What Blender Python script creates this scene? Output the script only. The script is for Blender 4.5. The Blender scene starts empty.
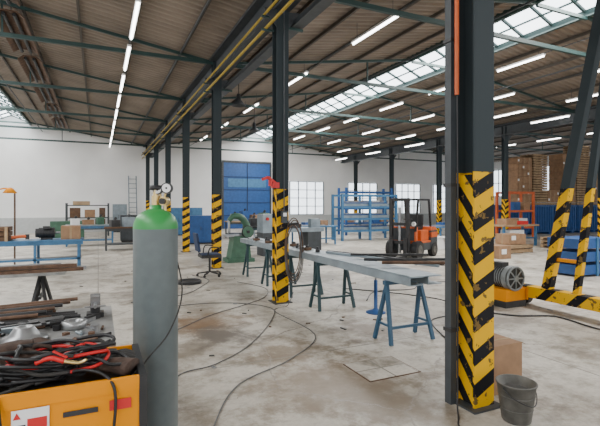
import bpy, math, random
from mathutils import Vector, Matrix
random.seed(7)
S = bpy.context.scene

# ------------------------------------------------------------------ materials
def mat(name, col, rough=0.6, metal=0.0, var=0.0, scale=6.0, bump=0.0, col2=None, emit=None, estr=0.0, spec=.5):
    m = bpy.data.materials.new(name); m.use_nodes = True
    nt = m.node_tree; b = nt.nodes['Principled BSDF']
    b.inputs['Base Color'].default_value = (*col, 1)
    b.inputs['Roughness'].default_value = rough
    b.inputs['Metallic'].default_value = metal
    b.inputs['Specular IOR Level'].default_value = spec
    if emit:
        b.inputs['Emission Color'].default_value = (*emit, 1)
        b.inputs['Emission Strength'].default_value = estr
    if var > 0 or col2 or bump > 0:
        tc = nt.nodes.new('ShaderNodeTexCoord')
        n = nt.nodes.new('ShaderNodeTexNoise'); n.inputs['Scale'].default_value = scale
        n.inputs['Detail'].default_value = 6
        nt.links.new(tc.outputs['Object'], n.inputs['Vector'])
        r = nt.nodes.new('ShaderNodeValToRGB')
        r.color_ramp.elements[0].position = .35; r.color_ramp.elements[1].position = .68
        c2 = col2 or tuple(max(0, c*(1-var)) for c in col)
        r.color_ramp.elements[0].color = (*c2, 1); r.color_ramp.elements[1].color = (*col, 1)
        nt.links.new(n.outputs['Fac'], r.inputs['Fac'])
        nt.links.new(r.outputs['Color'], b.inputs['Base Color'])
        if bump > 0:
            bp = nt.nodes.new('ShaderNodeBump'); bp.inputs['Strength'].default_value = bump
            bp.inputs['Distance'].default_value = .02
            nt.links.new(n.outputs['Fac'], bp.inputs['Height'])
            nt.links.new(bp.outputs['Normal'], b.inputs['Normal'])
    return m

def hazard_mat(name, ax=-.5, ay=-1.3, period=0.27, zmax=1.92, thr=.54):
    m = bpy.data.materials.new(name); m.use_nodes = True
    nt = m.node_tree; b = nt.nodes['Principled BSDF']; b.inputs['Roughness'].default_value = .6
    b.inputs['Specular IOR Level'].default_value = .12
    N = nt.nodes.new; L = nt.links.new
    tc = N('ShaderNodeTexCoord'); sx = N('ShaderNodeSeparateXYZ'); L(tc.outputs['Object'], sx.inputs[0])
    def M(op, a, bb):
        n = N('ShaderNodeMath'); n.operation = op
        for i, v in enumerate((a, bb)):
            if isinstance(v, (int, float)): n.inputs[i].default_value = v
            else: L(v, n.inputs[i])
        return n.outputs[0]
    t = M('ADD', sx.outputs[2], M('ADD', M('MULTIPLY', sx.outputs[0], ax), M('MULTIPLY', sx.outputs[1], ay)))
    f = M('FRACT', M('DIVIDE', M('ADD', t, 5.0), period), 0)
    black = M('GREATER_THAN', f, thr)
    nz = N('ShaderNodeTexNoise'); nz.inputs['Scale'].default_value = 14; nz.inputs['Detail'].default_value = 8
    L(tc.outputs['Object'], nz.inputs['Vector'])
    def mix(fac, c1, c2):
        n = N('ShaderNodeMix'); n.data_type = 'RGBA'; L(fac, n.inputs[0])
        for i, v in ((6, c1), (7, c2)):
            if isinstance(v, tuple): n.inputs[i].default_value = (*v, 1)
            else: L(v, n.inputs[i])
        return n.outputs[2]
    s = mix(black, (.72, .40, .0), (.012, .012, .014))
    wear = M('GREATER_THAN', nz.outputs['Fac'], .62)
    s2 = mix(wear, s, (.16, .10, .03))
    above = M('GREATER_THAN', sx.outputs[2], zmax)
    out = mix(above, s2, (.035, .045, .050))
    L(out, b.inputs['Base Color'])
    return m

M_ = {}
M_['wall'] = mat('white_plaster', (.86, .86, .85), .9, var=.08, scale=.7)
M_['roof'] = mat('corrugated_sheet', (.27, .22, .175), .6, var=.28, scale=1.1)
M_['beam'] = mat('dark_green_steel', (.022, .055, .052), .5)
M_['grey'] = mat('dark_grey_paint', (.045, .053, .06), .5, var=.3)
M_['steel'] = mat('steel', (.40, .41, .42), .36, .7, var=.4, scale=9)
M_['tabletop'] = mat('worn_steel_tabletop', (.36, .36, .35), .45, .4, var=.5, scale=5)
M_['steelb'] = mat('blue_grey_steel', (.28, .34, .38), .4, .3, var=.3, scale=5)
M_['rust'] = mat('rusty_steel', (.16, .09, .055), .7, .3, var=.5, scale=12)
M_['purlin'] = mat('purlin_steel', (.07, .06, .05), .7)
M_['dark'] = mat('black_rubber', (.010, .010, .011), .5)
M_['dsteel'] = mat('dark_steel', (.05, .05, .052), .45, .5, var=.3)
M_['yellow'] = mat('yellow_paint', (.76, .27, .0), .5, var=.06, spec=.15)
M_['ypipe'] = mat('yellow_pipe', (.36, .25, .02), .6)
M_['blue'] = mat('blue_paint', (.015, .08, .26), .5, var=.2)
M_['bluel'] = mat('light_blue_paint', (.05, .17, .33), .5, var=.25)
M_['bluet'] = mat('trestle_blue', (.018, .075, .14), .5, var=.2)
M_['teal'] = mat('trestle_green', (.012, .045, .055), .5, var=.2)
M_['green'] = mat('machine_green', (.05, .14, .085), .5, var=.3)
M_['lgreen'] = mat('cylinder_green', (.03, .26, .06), .4)
M_['cylg'] = mat('cylinder_grey', (.115, .14, .145), .42, var=.12, scale=20)
M_['orange'] = mat('orange_paint', (.60, .11, .02), .5, var=.25)
M_['red'] = mat('red_paint', (.55, .015, .015), .5)
M_['brass'] = mat('brass', (.6, .45, .2), .35, .9)
M_['white'] = mat('white_plastic', (.8, .8, .8), .5)
M_['card'] = mat('cardboard', (.34, .20, .11), .85, var=.25)
M_['wood'] = mat('pallet_wood', (.44, .30, .17), .85, var=.35, scale=3)
M_['woodd'] = mat('dark_wood', (.14, .075, .04), .85, var=.35)
M_['leather'] = mat('leather', (.085, .05, .035), .85, var=.5, scale=25, bump=.5)
M_['cloth'] = mat('grey_cloth', (.05, .048, .045), .9, var=.4, scale=20, bump=.5)
M_['hose'] = mat('grey_hose', (.10, .10, .10), .6)
M_['galv'] = mat('galvanised', (.17, .165, .15), .55, .4, var=.5, scale=9)
M_['mgrey'] = mat('motor_grey', (.24, .26, .26), .5, .2, var=.3, scale=9)
M_['tube'] = mat('lamp_tube', (1, 1, 1), .5, emit=(1, .98, .94), estr=12)
M_['glass'] = mat('skylight_glass', (.8, .85, .85), .4, col2=(.55, .6, .58), scale=1.5, emit=(.88, .95, 1), estr=5.5)
M_['wglass'] = mat('window_glass', (.8, .85, .9), .4, emit=(.85, .93, 1), estr=2.8)
M_['navy'] = mat('navy_fabric', (.02, .035, .08), .9)
M_['paintlow'] = mat('lower_wall_paint', (.50, .52, .52), .7, var=.1)
M_['hazc'] = hazard_mat('hazard_stripes')
M_['hazl'] = hazard_mat('hazard_stripes_leg', .0, .9, .32, 1.9)
M_['hazb'] = hazard_mat('hazard_stripes_base', .0, 1.0, .5, 9, .66)

def floor_mat():
    m = bpy.data.materials.new('concrete_floor'); m.use_nodes = True
    nt = m.node_tree; b = nt.nodes['Principled BSDF']; N = nt.nodes.new; L = nt.links.new
    tc = N('ShaderNodeTexCoord')
    def noise(sc, det=8, rough=.6):
        n = N('ShaderNodeTexNoise'); n.inputs['Scale'].default_value = sc; n.inputs['Detail'].default_value = det
        n.inputs['Roughness'].default_value = rough; L(tc.outputs['Object'], n.inputs['Vector']); return n
    def ramp(n, p0, c0, p1, c1):
        r = N('ShaderNodeValToRGB'); e = r.color_ramp.elements
        e[0].position = p0; e[1].position = p1; e[0].color = (*c0, 1); e[1].color = (*c1, 1)
        L(n, r.inputs['Fac']); return r.outputs['Color']
    def mix(f, a, c, mode='MIX'):
        n = N('ShaderNodeMix'); n.data_type = 'RGBA'; n.blend_type = mode
        if isinstance(f, float): n.inputs[0].default_value = f
        else: L(f, n.inputs[0])
        for i, v in ((6, a), (7, c)):
            if isinstance(v, tuple): n.inputs[i].default_value = (*v, 1)
            else: L(v, n.inputs[i])
        return n.outputs[2]
    n1 = noise(.5); n2 = noise(2.6, 12, .72); n3 = noise(22, 4); n4 = noise(1.1, 10, .7)
    c = ramp(n1.outputs['Fac'], .38, (.42, .385, .33), .62, (.60, .56, .49))
    c = mix(1.0, c, ramp(n2.outputs['Fac'], .34, (.48, .45, .40), .52, (1, 1, 1)), 'MULTIPLY')
    c = mix(.85, c, ramp(n4.outputs['Fac'], .37, (.42, .37, .31), .49, (1, 1, 1)), 'MULTIPLY')
    c = mix(.35, c, ramp(n3.outputs['Fac'], .35, (.6, .58, .55), .6, (1, 1, 1)), 'MULTIPLY')
    for (x, y, r, col) in ((1.25, 6.1, .8, (.15, .075, .025)), (1.0, 5.2, .7, (.15, .12, .085)), (2.0, 4.6, .6, (.16, .115, .07)),
                           (4.6, 9.0, .9, (.2, .18, .15)), (1.9, 3.6, .8, (.20, .145, .095)), (5.2, 4.6, .7, (.18, .155, .125)), (3.3, 4.9, .7, (.15, .11, .08)),
                           (.9, 8.6, .9, (.18, .15, .12)), (2.2, 2.9, .5, (.20, .155, .11)), (6.5, 8.0, 1.1, (.22, .19, .16)), (3.4, 3.2, .5, (.17, .135, .10)), (1.5, 5.5, .5, (.10, .085, .07))):
        v = N('ShaderNodeVectorMath'); v.operation = 'DISTANCE'; v.inputs[1].default_value = (x, y, 0)
        L(tc.outputs['Object'], v.inputs[0])
        a = N('ShaderNodeMath'); a.operation = 'MULTIPLY_ADD'; L(n2.outputs['Fac'], a.inputs[0]); a.inputs[1].default_value = 2.4
        L(v.outputs['Value'], a.inputs[2])
        mr = N('ShaderNodeMapRange'); L(a.outputs[0], mr.inputs[0]); mr.inputs[1].default_value = r*.5+1.05
        mr.inputs[2].default_value = r+1.25; mr.inputs[3].default_value = .8; mr.inputs[4].default_value = 0
        c = mix(mr.outputs[0], c, col)
    br = N('ShaderNodeTexBrick'); L(tc.outputs['Object'], br.inputs['Vector']); br.offset = 0
    br.inputs['Scale'].default_value = 1; br.inputs['Brick Width'].default_value = 4.4; br.inputs['Row Height'].default_value = 4.4
    br.inputs['Mortar Size'].default_value = .010
    c = mix(br.outputs['Fac'], c, (.22, .20, .17))
    vo = N('ShaderNodeTexVoronoi'); vo.feature = 'DISTANCE_TO_EDGE'; vo.inputs['Scale'].default_value = .45
    ad = N('ShaderNodeVectorMath'); ad.operation = 'MULTIPLY_ADD'; L(n2.outputs['Color'], ad.inputs[0])
    ad.inputs[1].default_value = (.35, .35, 0); L(tc.outputs['Object'], ad.inputs[2]); L(ad.outputs[0], vo.inputs['Vector'])
    lt = N('ShaderNodeMath'); lt.operation = 'LESS_THAN'; L(vo.outputs['Distance'], lt.inputs[0]); lt.inputs[1].default_value = .003
    c = mix(lt.outputs[0], c, (.26, .23, .2))
    L(c, b.inputs['Base Color'])
    L(ramp(n1.outputs['Fac'], .35, (.38,)*3, .65, (.65,)*3), b.inputs['Roughness'])
    bp = N('ShaderNodeBump'); bp.inputs['Strength'].default_value = .12; bp.inputs['Distance'].default_value = .01
    L(n2.outputs['Fac'], bp.inputs['Height']); L(bp.outputs['Normal'], b.inputs['Normal'])
    return m
M_['floor'] = floor_mat()

# ------------------------------------------------------------------ mesh builder
class B:
    def __init__(s, name): s.n = name; s.v = []; s.f = []; s.m = []; s.sm = []; s.mats = []
    def mi(s, k):
        if k not in s.mats: s.mats.append(k)
        return s.mats.index(k)
    def add(s, vs, fs, k, smooth=False):
        o = len(s.v); s.v += [Vector(p) for p in vs]; i = s.mi(k)
        for f in fs: s.f.append([o+a for a in f]); s.m.append(i); s.sm.append(smooth)
    def box(s, c, d, k, rot=None):
        x, y, z = d[0]/2, d[1]/2, d[2]/2
        vs = [Vector(p) for p in ((-x,-y,-z),(x,-y,-z),(x,y,-z),(-x,y,-z),(-x,-y,z),(x,-y,z),(x,y,z),(-x,y,z))]
        if rot is not None:
            R = Matrix.Rotation(rot, 3, 'Z') if isinstance(rot, (int, float)) else rot
            vs = [R@p for p in vs]
        s.add([p+Vector(c) for p in vs], [(0,3,2,1),(4,5,6,7),(0,1,5,4),(1,2,6,5),(2,3,7,6),(3,0,4,7)], k)
    def bb(s, a, b, k):
        s.box([(a[i]+b[i])/2 for i in range(3)], [abs(b[i]-a[i]) for i in range(3)], k)
    def frame(s, p, q):
        d = (q-p).normalized(); up = Vector((0,0,1)) if abs(d.z) < .95 else Vector((0,1,0))
        x = d.cross(up).normalized(); y = x.cross(d).normalized(); return x, y, d
    def beam(s, p, q, w, h, k):
        p = Vector(p); q = Vector(q); x, y, d = s.frame(p, q)
        vs = []
        for c in (p, q):
            for a, b2 in ((-1,-1),(1,-1),(1,1),(-1,1)): vs.append(c+x*a*w/2+y*b2*h/2)
        s.add(vs, [(0,1,2,3),(7,6,5,4),(0,4,5,1),(1,5,6,2),(2,6,7,3),(3,7,4,0)], k)
    def cyl(s, p, q, r, k, n=14, r2=None):
        p = Vector(p); q = Vector(q); x, y, d = s.frame(p, q); r2 = r if r2 is None else r2
        vs = []
        for c, rr in ((p, r), (q, r2)):
            for i in range(n):
                a = 2*math.pi*i/n; vs.append(c+x*math.cos(a)*rr+y*math.sin(a)*rr)
        s.add(vs, [(i, (i+1) % n, n+(i+1) % n, n+i) for i in range(n)], k, True)
        s.add(vs[:n], [tuple(range(n-1, -1, -1))], k); s.add(vs[n:], [tuple(range(n))], k)
    def lathe(s, prof, c, k, n=28, axis='Z'):
        c = Vector(c); vs = []
        for r, z in prof:
            for i in range(n):
                a = 2*math.pi*i/n; p = Vector((r*math.cos(a), r*math.sin(a), z))
                if axis == 'Y': p = Vector((p.x, p.z, p.y))
                if axis == 'X': p = Vector((p.z, p.x, p.y))
                vs.append(c+p)
        fs = []
        for j in range(len(prof)-1):
            for i in range(n):
                fs.append((j*n+i, j*n+(i+1) % n, (j+1)*n+(i+1) % n, (j+1)*n+i))
        s.add(vs, fs, k, True)
    def tube(s, pts, r, k, n=8, sub=6):
        P = [Vector(p) for p in pts]
        if sub > 1 and len(P) > 2:
            Q = []
            for i in range(len(P)-1):
                p0 = P[max(i-1,0)]; p1 = P[i]; p2 = P[i+1]; p3 = P[min(i+2, len(P)-1)]
                for j in range(sub):
                    t = j/sub
                    Q.append(.5*((2*p1)+(p2-p0)*t+(2*p0-5*p1+4*p2-p3)*t*t+(3*p1-p0-3*p2+p3)*t**3))
            Q.append(P[-1]); P = Q
        vs = []; up = Vector((0,0,1)); R = r if isinstance(r, (list, tuple)) else None
        x = None
        for i, p in enumerate(P):
            d = (P[min(i+1, len(P)-1)]-P[max(i-1,0)])
            d = d.normalized() if d.length > 1e-8 else Vector((0,0,1))
            if x is None:
                x = d.cross(up); x = x if x.length > .05 else d.cross(Vector((0,1,0)))
            x = (x-d*x.dot(d)).normalized(); y = d.cross(x)
            rr = r if R is None else R[0]+(R[1]-R[0])*i/(len(P)-1)
            for j in range(n):
                a = 2*math.pi*j/n; vs.append(p+x*math.cos(a)*rr+y*math.sin(a)*rr)
        fs = []
        for i in range(len(P)-1):
            for j in range(n): fs.append((i*n+j, i*n+(j+1) % n, (i+1)*n+(j+1) % n, (i+1)*n+j))
        fs.append(tuple(range(n-1,-1,-1))); fs.append(tuple((len(P)-1)*n+j for j in range(n)))
        s.add(vs, fs, k, True)
    def torus(s, c, R, r, k, axis='Z', n=24, sy=1.0):
        pts = []
        for i in range(n+1):
            a = 2*math.pi*i/n; u, w = R*math.cos(a), R*math.sin(a)*sy
            p = {'Z': (u, w, 0), 'Y': (u, 0, w), 'X': (0, u, w)}[axis]
            pts.append(Vector(c)+Vector(p))
        s.tube(pts, r, k, 8, 1)
    def prism(s, poly, a, b, k, plane='XZ'):
        n = len(poly); vs = []
        for t in (a, b):
            for u, w in poly:
                vs.append({'XZ': (u, t, w), 'YZ': (t, u, w), 'XY': (u, w, t)}[plane])
        s.add(vs, [tuple(range(n)), tuple(range(2*n-1, n-1, -1))]+[(i, n+i, n+(i+1) % n, (i+1) % n) for i in range(n)], k)
    def xform(s, M, start=0):
        for i in range(start, len(s.v)): s.v[i] = M@s.v[i]
    def done(s, bevel=0, origin=None, M=None):
        if M is not None: s.xform(M)
        if origin is None:
            xs = [p.x for p in s.v]; ys = [p.y for p in s.v]; zs = [p.z for p in s.v]
            origin = Vector(((min(xs)+max(xs))/2, (min(ys)+max(ys))/2, min(zs)))
        origin = Vector(origin)
        me = bpy.data.meshes.new(s.n); me.from_pydata([p-origin for p in s.v], [], s.f)
        for k in s.mats: me.materials.append(M_[k])
        for i, p in enumerate(me.polygons): p.material_index = s.m[i]; p.use_smooth = s.sm[i]
        me.update(); me.validate()
        import bmesh
        bm = bmesh.new(); bm.from_mesh(me); bmesh.ops.recalc_face_normals(bm, faces=bm.faces); bm.to_mesh(me); bm.free()
        o = bpy.data.objects.new(s.n, me); o.location = origin; S.collection.objects.link(o)
        if bevel:
            md = o.modifiers.new('bev', 'BEVEL'); md.width = bevel; md.segments = 2; md.limit_method = 'ANGLE'; md.angle_limit = .9
        return o

# ------------------------------------------------------------------ shell
Y0, Y1 = -8.0, 30.0
VAL = [-11.8, 2.82, 17.4, 32.0]; RID = [-4.5, 10.1, 24.7]; ZV, ZE = 5.45, 6.45; HW = .9
def roofz(x):
    for i in range(3):
        if VAL[i] <= x <= VAL[i+1]:
            r = RID[i]
            if x <= r-HW: return ZV+(ZE-ZV)*(x-VAL[i])/(r-HW-VAL[i])
            if x >= r+HW: return ZV+(ZE-ZV)*(VAL[i+1]-x)/(VAL[i+1]-r-HW)
            return ZE
    return ZV

b = B('floor'); b.bb((-12.5, Y0, -.2), (32.5, Y1+.3, 0), 'floor'); b.done(origin=(0,0,0))
poly = [(-12, 0), (32.2, 0)]
for i in (2, 1, 0):
    poly += [(VAL[i+1], ZV+.1), (RID[i]+HW, ZE+.1), (RID[i], ZE+.5), (RID[i]-HW, ZE+.1)]
poly += [(-12, ZV+.1)]
b = B('wall_far'); b.prism(poly, Y1, Y1+.3, 'wall'); b.done()
b = B('wall_right'); b.bb((32.0, Y0, 0), (32.3, Y1, ZV+.05), 'wall'); b.done()
b = B('wall_left'); b.bb((-12.1, Y0, 0), (-11.8, Y1, 1.1), 'wall'); b.bb((-12.1, Y0, 4.4), (-11.8, Y1, ZV), 'wall')
for i in range(10): b.bb((-12.1, Y0+i*4.15, 1.1), (-11.8, Y0+.3+i*4.15, 4.4), 'wall')
b.done()
b = B('baseboard_far'); b.bb((-11.7, Y1-.02, 0), (31.9, Y1, .9), 'paintlow'); b.done()

b = B('ceiling')
per = .22
def sheet(xa, za, xb, zb):
    ys = []; y = Y0
    while y < Y1+.2:
        for o, h in ((0, 0), (.07, 0), (.11, .055), (.18, .055)): ys.append((y+o, h))
        y += per
    vs = []
    for y, h in ys: vs += [(xa, y, za+h), (xb, y, zb+h)]
    b.add(vs, [(2*i, 2*i+1, 2*i+3, 2*i+2) for i in range(len(ys)-1)], 'roof')
for i in range(3):
    sheet(VAL[i], ZV, RID[i]-HW, ZE); sheet(RID[i]+HW, ZE, VAL[i+1], ZV)
sheet(RID[2]-HW, ZE, RID[2]+HW, ZE)
b.done()
b = B('trim_purlins')
for i in range(3):
    for t in (.14, .32, .5, .68, .86, 1.0):
        for sgn in (0, 1):
            x = VAL[i]+(RID[i]-HW-VAL[i])*t if sgn == 0 else VAL[i+1]-(VAL[i+1]-RID[i]-HW)*t
            z = ZV+(ZE-ZV)*t
            b.bb((x-.025, Y0, z-.09), (x+.025, Y1, z-.01), 'purlin')
b.done()
for i in (0, 1):
    b = B('skylight_window_%d' % (i+1)); r = RID[i]; zt = ZE+.38
    for sgn in (-1, 1):
        b.add([(r+sgn*HW, Y0, ZE), (r+sgn*HW, Y1, ZE), (r, Y1, zt), (r, Y0, zt)], [(0,1,2,3)], 'glass')
        y = Y0
        while y < Y1:
            b.beam((r+sgn*HW, y, ZE-.03), (r, y, zt-.03), .06, .07, 'beam'); y += .88
        b.beam((r+sgn*HW*.5, Y0, (ZE+zt)/2-.03), (r+sgn*HW*.5, Y1, (ZE+zt)/2-.03), .04, .04, 'beam')
        b.beam((r+sgn*HW, Y0, ZE-.06), (r+sgn*HW, Y1, ZE-.06), .1, .18, 'beam')
    b.beam((r, Y0, zt-.03), (r, Y1, zt-.03), .08, .08, 'beam')
    b.done()
FR = [2.73-4.2, 2.73, 6.95, 11.4, 15.8, 20.2, 24.6, 29.0]
for y in FR:
    b = B('roof_truss')
    for i in range(3):
        zc = 5.36
        b.beam((VAL[i], y, zc), (VAL[i+1], y, zc), .07, .09, 'beam')
        b.beam((VAL[i], y, ZV-.10), (RID[i]-HW, y, ZE-.13), .06, .07, 'beam')
        b.beam((VAL[i+1], y, ZV-.10), (RID[i]+HW, y, ZE-.13), .06, .07, 'beam')
        b.beam((RID[i]-HW, y, ZE-.18), (RID[i]+HW, y, ZE-.18), .06, .08, 'beam')
        for a in (RID[i]-2.6, RID[i]+2.6):
            b.beam((a, y, zc), (a, y, roofz(a)-.13), .04, .04, 'beam')
    b.done()
for x in (2.82, 17.4):
    b = B('gutter_beam')
    b.bb((x-.03, Y0, 4.95), (x+.03, Y1, 5.4), 'grey'); b.bb((x-.14, Y0, 4.93), (x+.14, Y1, 4.97), 'grey'); b.bb((x-.2, Y0, 5.38), (x+.2, Y1, 5.44), 'grey')
    b.done()
b = B('yellow_gas_pipe')
b.cyl((2.56, Y0, 4.62), (2.56, Y1, 4.62), .026, 'ypipe', 8); b.cyl((2.53, Y0, 4.84), (2.53, Y1, 4.84), .022, 'ypipe', 8)
for y in FR: b.beam((2.48, y, 4.59), (2.70, y, 4.59), .04, .03, 'beam'); b.beam((2.48, y, 4.81), (2.70, y, 4.81), .04, .03, 'beam')
b.done()
b = B('cable_tray')
b.bb((3.02, Y0, 4.7), (3.22, Y1, 4.73), 'grey'); b.bb((3.02, Y0, 4.73), (3.035, Y1, 4.79), 'grey'); b.bb((3.205, Y0, 4.73), (3.22, Y1, 4.79), 'grey')
for y in FR: b.beam((2.94, y, 4.68), (3.24, y, 4.68), .04, .04, 'beam')
b.done()
ROWS = [(.65, 5.28, .0, 2.45, 1.9), (5.4, 5.42, .15, 4.2, 1.75), (11.9, 6.05, .3, 3.3, 1.7), (13.7, 5.7, .1, 4.2, 1.7), (15.2, 5.36, .2, 3.3, 1.7), (16.6, 5.12, .0, 4.2, 1.7),
        (19.6, 5.5, .2, 3.3, 1.7), (22.4, 5.9, 0, 3.3, 1.7), (26.5, 5.9, 0, 3.3, 1.7), (-7.5, 5.7, 0, 4.4, 1.7)]  # lamp rows in the rightmost bay are added to brighten it
for (x, z, off, st, ln) in ROWS:
    b = B('fluorescent_light_row')
    y = FR[0]+off
    while y < 28.0:
        b.bb((x-.045, y, z), (x+.045, y+ln, z+.05), 'white')
        b.cyl((x, y+.03, z-.022), (x, y+ln-.03, z-.022), .026, 'tube', 8)
        for yy in (y+.2, y+ln-.2): b.cyl((x, yy, z+.05), (x, yy, roofz(x)-.02), .006, 'grey', 5)
        y += st
    b.cyl((x, Y0, z+.06), (x, Y1-.3, z+.06), .014, 'grey', 6)
    b.done()
for (x, z, ya, yb, w) in ((-1.75, 5.72, 8, 24, .6),):
    b = B('radiant_heater')
    y = ya
    while y < yb:
        b.prism([(x-w/2, z), (x-w/4, z+.13), (x+w/4, z+.13), (x+w/2, z), (x+w/2-.02, z), (x+w/4-.02, z+.10), (x-w/4+.02, z+.10), (x-w/2+.02, z)], y, y+2.6, 'rust')
        b.cyl((x-.1, y, z+.04), (x-.1, y+2.6, z+.04), .04, 'dark', 8); b.cyl((x+.1, y, z+.04), (x+.1, y+2.6, z+.04), .04, 'dark', 8)
        for yy in (y+.3, y+2.3): b.cyl((x, yy, z+.12), (x, yy, roofz(x)-.02), .01, 'dark', 5)
        y += 3.2
    b.done()
for (x, y, z) in ((4.2, 14.0, 5.0), (6.3, 18.6, 5.0)):
    b = B('pendant_lamp')
    b.lathe([(.0, .3), (.06, .3), (.08, .12), (.24, -.08), (.23, -.09), (.05, .1), (0, .1)], (x, y, z), 'grey', 18)
    b.cyl((x, y, z+.28), (x, y, roofz(x)-.02), .012, 'dark', 6); b.done()
b = B('conduit_pipes')
for (x, z) in ((8.6, 6.1), (1.9, 5.5), (-3.0, 6.0), (12.9, 5.75)):
    b.cyl((x, Y0, z), (x, Y1-.02, z), .025, 'grey', 6)
b.done()

def column(x, y):
    b = B('steel_column'); w = .215; d = .215; t = .018
    b.bb((x-w/2, y-d/2, 0), (x+w/2, y-d/2+t, ZV), 'hazc'); b.bb((x-w/2, y+d/2-t, 0), (x+w/2, y+d/2, ZV), 'hazc')
    b.bb((x-.008, y-d/2+t, 0), (x+.008, y+d/2-t, ZV), 'hazc')
    b.bb((x-.16, y-.16, 0), (x+.16, y+.16, .015), 'grey')
    b.bb((x-w/2+.03, y-d/2+t, .02), (x-w/2+.037, y+d/2-t, 1.9), 'hazc'); b.bb((x+w/2-.037, y-d/2+t, .02), (x+w/2-.03, y+d/2-t, 1.9), 'hazc')
    for sx in (-1, 1):
        b.add([(x, y-.1, 4.9), (x+sx*.35, y-.1, 4.93), (x, y-.1, 4.5), (x, y-.085, 4.5), (x+sx*.35, y-.085, 4.93), (x, y-.085, 4.9)],
              [(0,1,2), (3,4,5), (1,4,3,2)], 'grey')
    return b.done(origin=(x, y, 0))
for y in FR: column(2.85 if y == 2.73 else 2.82, y)
for y in (6.0, 10.4, 14.8, 19.2, 23.6, 28.0): column(17.4, y)

b = B('downpipe')
x, y = 2.685, 2.80
b.bb((x-.04, y-.02, .0), (x+.02, y+.05, 5.4), 'grey')
for z in (.6, 1.8, 3.0, 4.2): b.bb((x-.05, y-.03, z), (x+.04, y+.06, z+.03), 'dsteel')
b.done()
b = B('orange_conduit'); b.cyl((2.665, 2.735, 2.55), (2.665, 2.735, 5.4), .018, 'orange', 8); b.done()
b = B('electric_cable'); b.tube([(2.665, 2.73, 2.6), (2.66, 2.72, 1.8), (2.66, 2.72, .9), (2.64, 2.70, .2), (2.55, 2.6, .01), (2.4, 2.35, .012), (2.45, 1.6, .012)], .007, 'dark'); b.done()

b = B('door_1')
F = 29.99
b.bb((7.9, 29.88, 0), (11.3, F, 4.6), 'blue')
for z in (.9, 1.8, 2.7, 3.6): b.bb((7.9, 29.85, z), (11.3, 29.88, z+.04), 'navy')
b.bb((9.57, 29.84, 0), (9.63, 29.88, 4.6), 'navy'); b.bb((8.2, 29.86, 2.9), (11.0, 29.88, 3.5), 'bluel'); b.bb((7.8, 29.84, 4.6), (11.4, F, 4.75), 'grey'); b.bb((7.78, 29.84, 0), (7.9, F, 4.6), 'grey'); b.bb((11.3, 29.84, 0), (11.42, F, 4.6), 'grey')
b.done()
k = 1
for (xa, xb, za, zb) in ((12.9, 15.7, .95, 3.4), (17.9, 20.6, .95, 3.4), (22.5, 25.0, .95, 3.4), (26.5, 29.5, .95, 3.4)):
    b = B('window_%d' % k); k += 1
    b.bb((xa, 29.95, za), (xb, 29.995, zb), 'wglass')
    n = 4
    for i in range(n+1):
        xx = xa+(xb-xa)*i/n; b.bb((xx-.03, 29.9, za), (xx+.03, 29.96, zb), 'grey')
    for i in range(5):
        zz = za+(zb-za)*i/4; b.bb((xa, 29.9, zz-.022), (xb, 29.96, zz+.022), 'grey')
    b.done()
for (ya, yb) in ((8, 13.5), (15.5, 21), (23, 28.5)):  # glowing right-wall windows, added to brighten the poorly lit right bay
    b = B('window_%d' % k); k += 1
    b.bb((31.95, ya, 2.4), (31.995, yb, 4.7), 'wglass')
    for i in range(9):
        yy = ya+(yb-ya)*i/8; b.bb((31.9, yy-.03, 2.4), (31.96, yy+.03, 4.7), 'grey')
    for zz in (2.4, 3.55, 4.7): b.bb((31.9, ya, zz-.03), (31.96, yb, zz+.03), 'grey')
    b.done()
b = B('ladder')
for xx in (1.75, 2.2): b.beam((xx, 29.0, 0), (xx, 29.9, 3.5), .06, .04, 'steelb')
for i in range(11): z = .3+i*.3; b.cyl((1.75, 29.0+.9*z/3.5, z), (2.2, 29.0+.9*z/3.5, z), .02, 'steelb', 6)
b.done()

# ------------------------------------------------------------------ foreground
cx, cy = .28, 2.46
b = B('gas_cylinder')
b.lathe([(0, 0), (.10, 0), (.115, .02), (.115, 1.525)], (cx, cy, 0), 'cylg', 40)
b.lathe([(.1152, 1.525), (.1152, 1.535), (.112, 1.555), (.10, 1.585), (.075, 1.61), (.045, 1.625), (.03, 1.63), (.03, 1.65), (0, 1.65)], (cx, cy, 0), 'lgreen', 40)
b.cyl((cx, cy, 1.64), (cx, cy, 1.70), .022, 'brass'); b.cyl((cx, cy, 1.69), (cx, cy, 1.73), .014, 'brass')
b.lathe([(0, 0), (.03, 0), (.034, .01), (.03, .025), (0, .025)], (cx, cy, 1.73), 'dark', 12)
rt = Vector((.909, -.417, 0)); bk = Vector((-.417, -.909, 0))
c = Vector((cx, cy, 1.67))
b.cyl(c, c+rt*.05, .013, 'brass'); b.cyl(c+rt*.05-bk*.02, c+rt*.05+bk*.035, .024, 'brass')
for off, r in ((rt*.06+Vector((0,0,.07)), .030), (rt*.012+Vector((0,0,.06)), .024)):
    g = c+off
    b.cyl(g-bk*.012, g+bk*.012, r, 'dsteel', 20); b.cyl(g+bk*.0121, g+bk*.0135, r*.78, 'white', 20); b.cyl(g+bk*.0136, g+bk*.0145, r*.2, 'dark', 8); b.cyl(g, c+rt*.04, .006, 'brass', 6)
b.cyl(c+rt*.05, c+rt*.05-Vector((0,0,.07)), .009, 'brass')
b.cyl(c+rt*.05+bk*.035, c+rt*.05+bk*.06, .016, 'dark')
b.done()
h = B('gas_hose')
p = c+rt*.05-Vector((0,0,.07))
h.tube([p, p+Vector((.02, 0, -.1)), (cx+.13, cy-.05, 1.2), (cx+.05, cy-.135, 1.0), (cx-.08, cy-.15, .85), (cx-.14, cy-.02, .6), (cx-.16, cy+.05, .3), (cx-.15, cy+.1, .05)], .004, 'cloth')
h.done()

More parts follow.
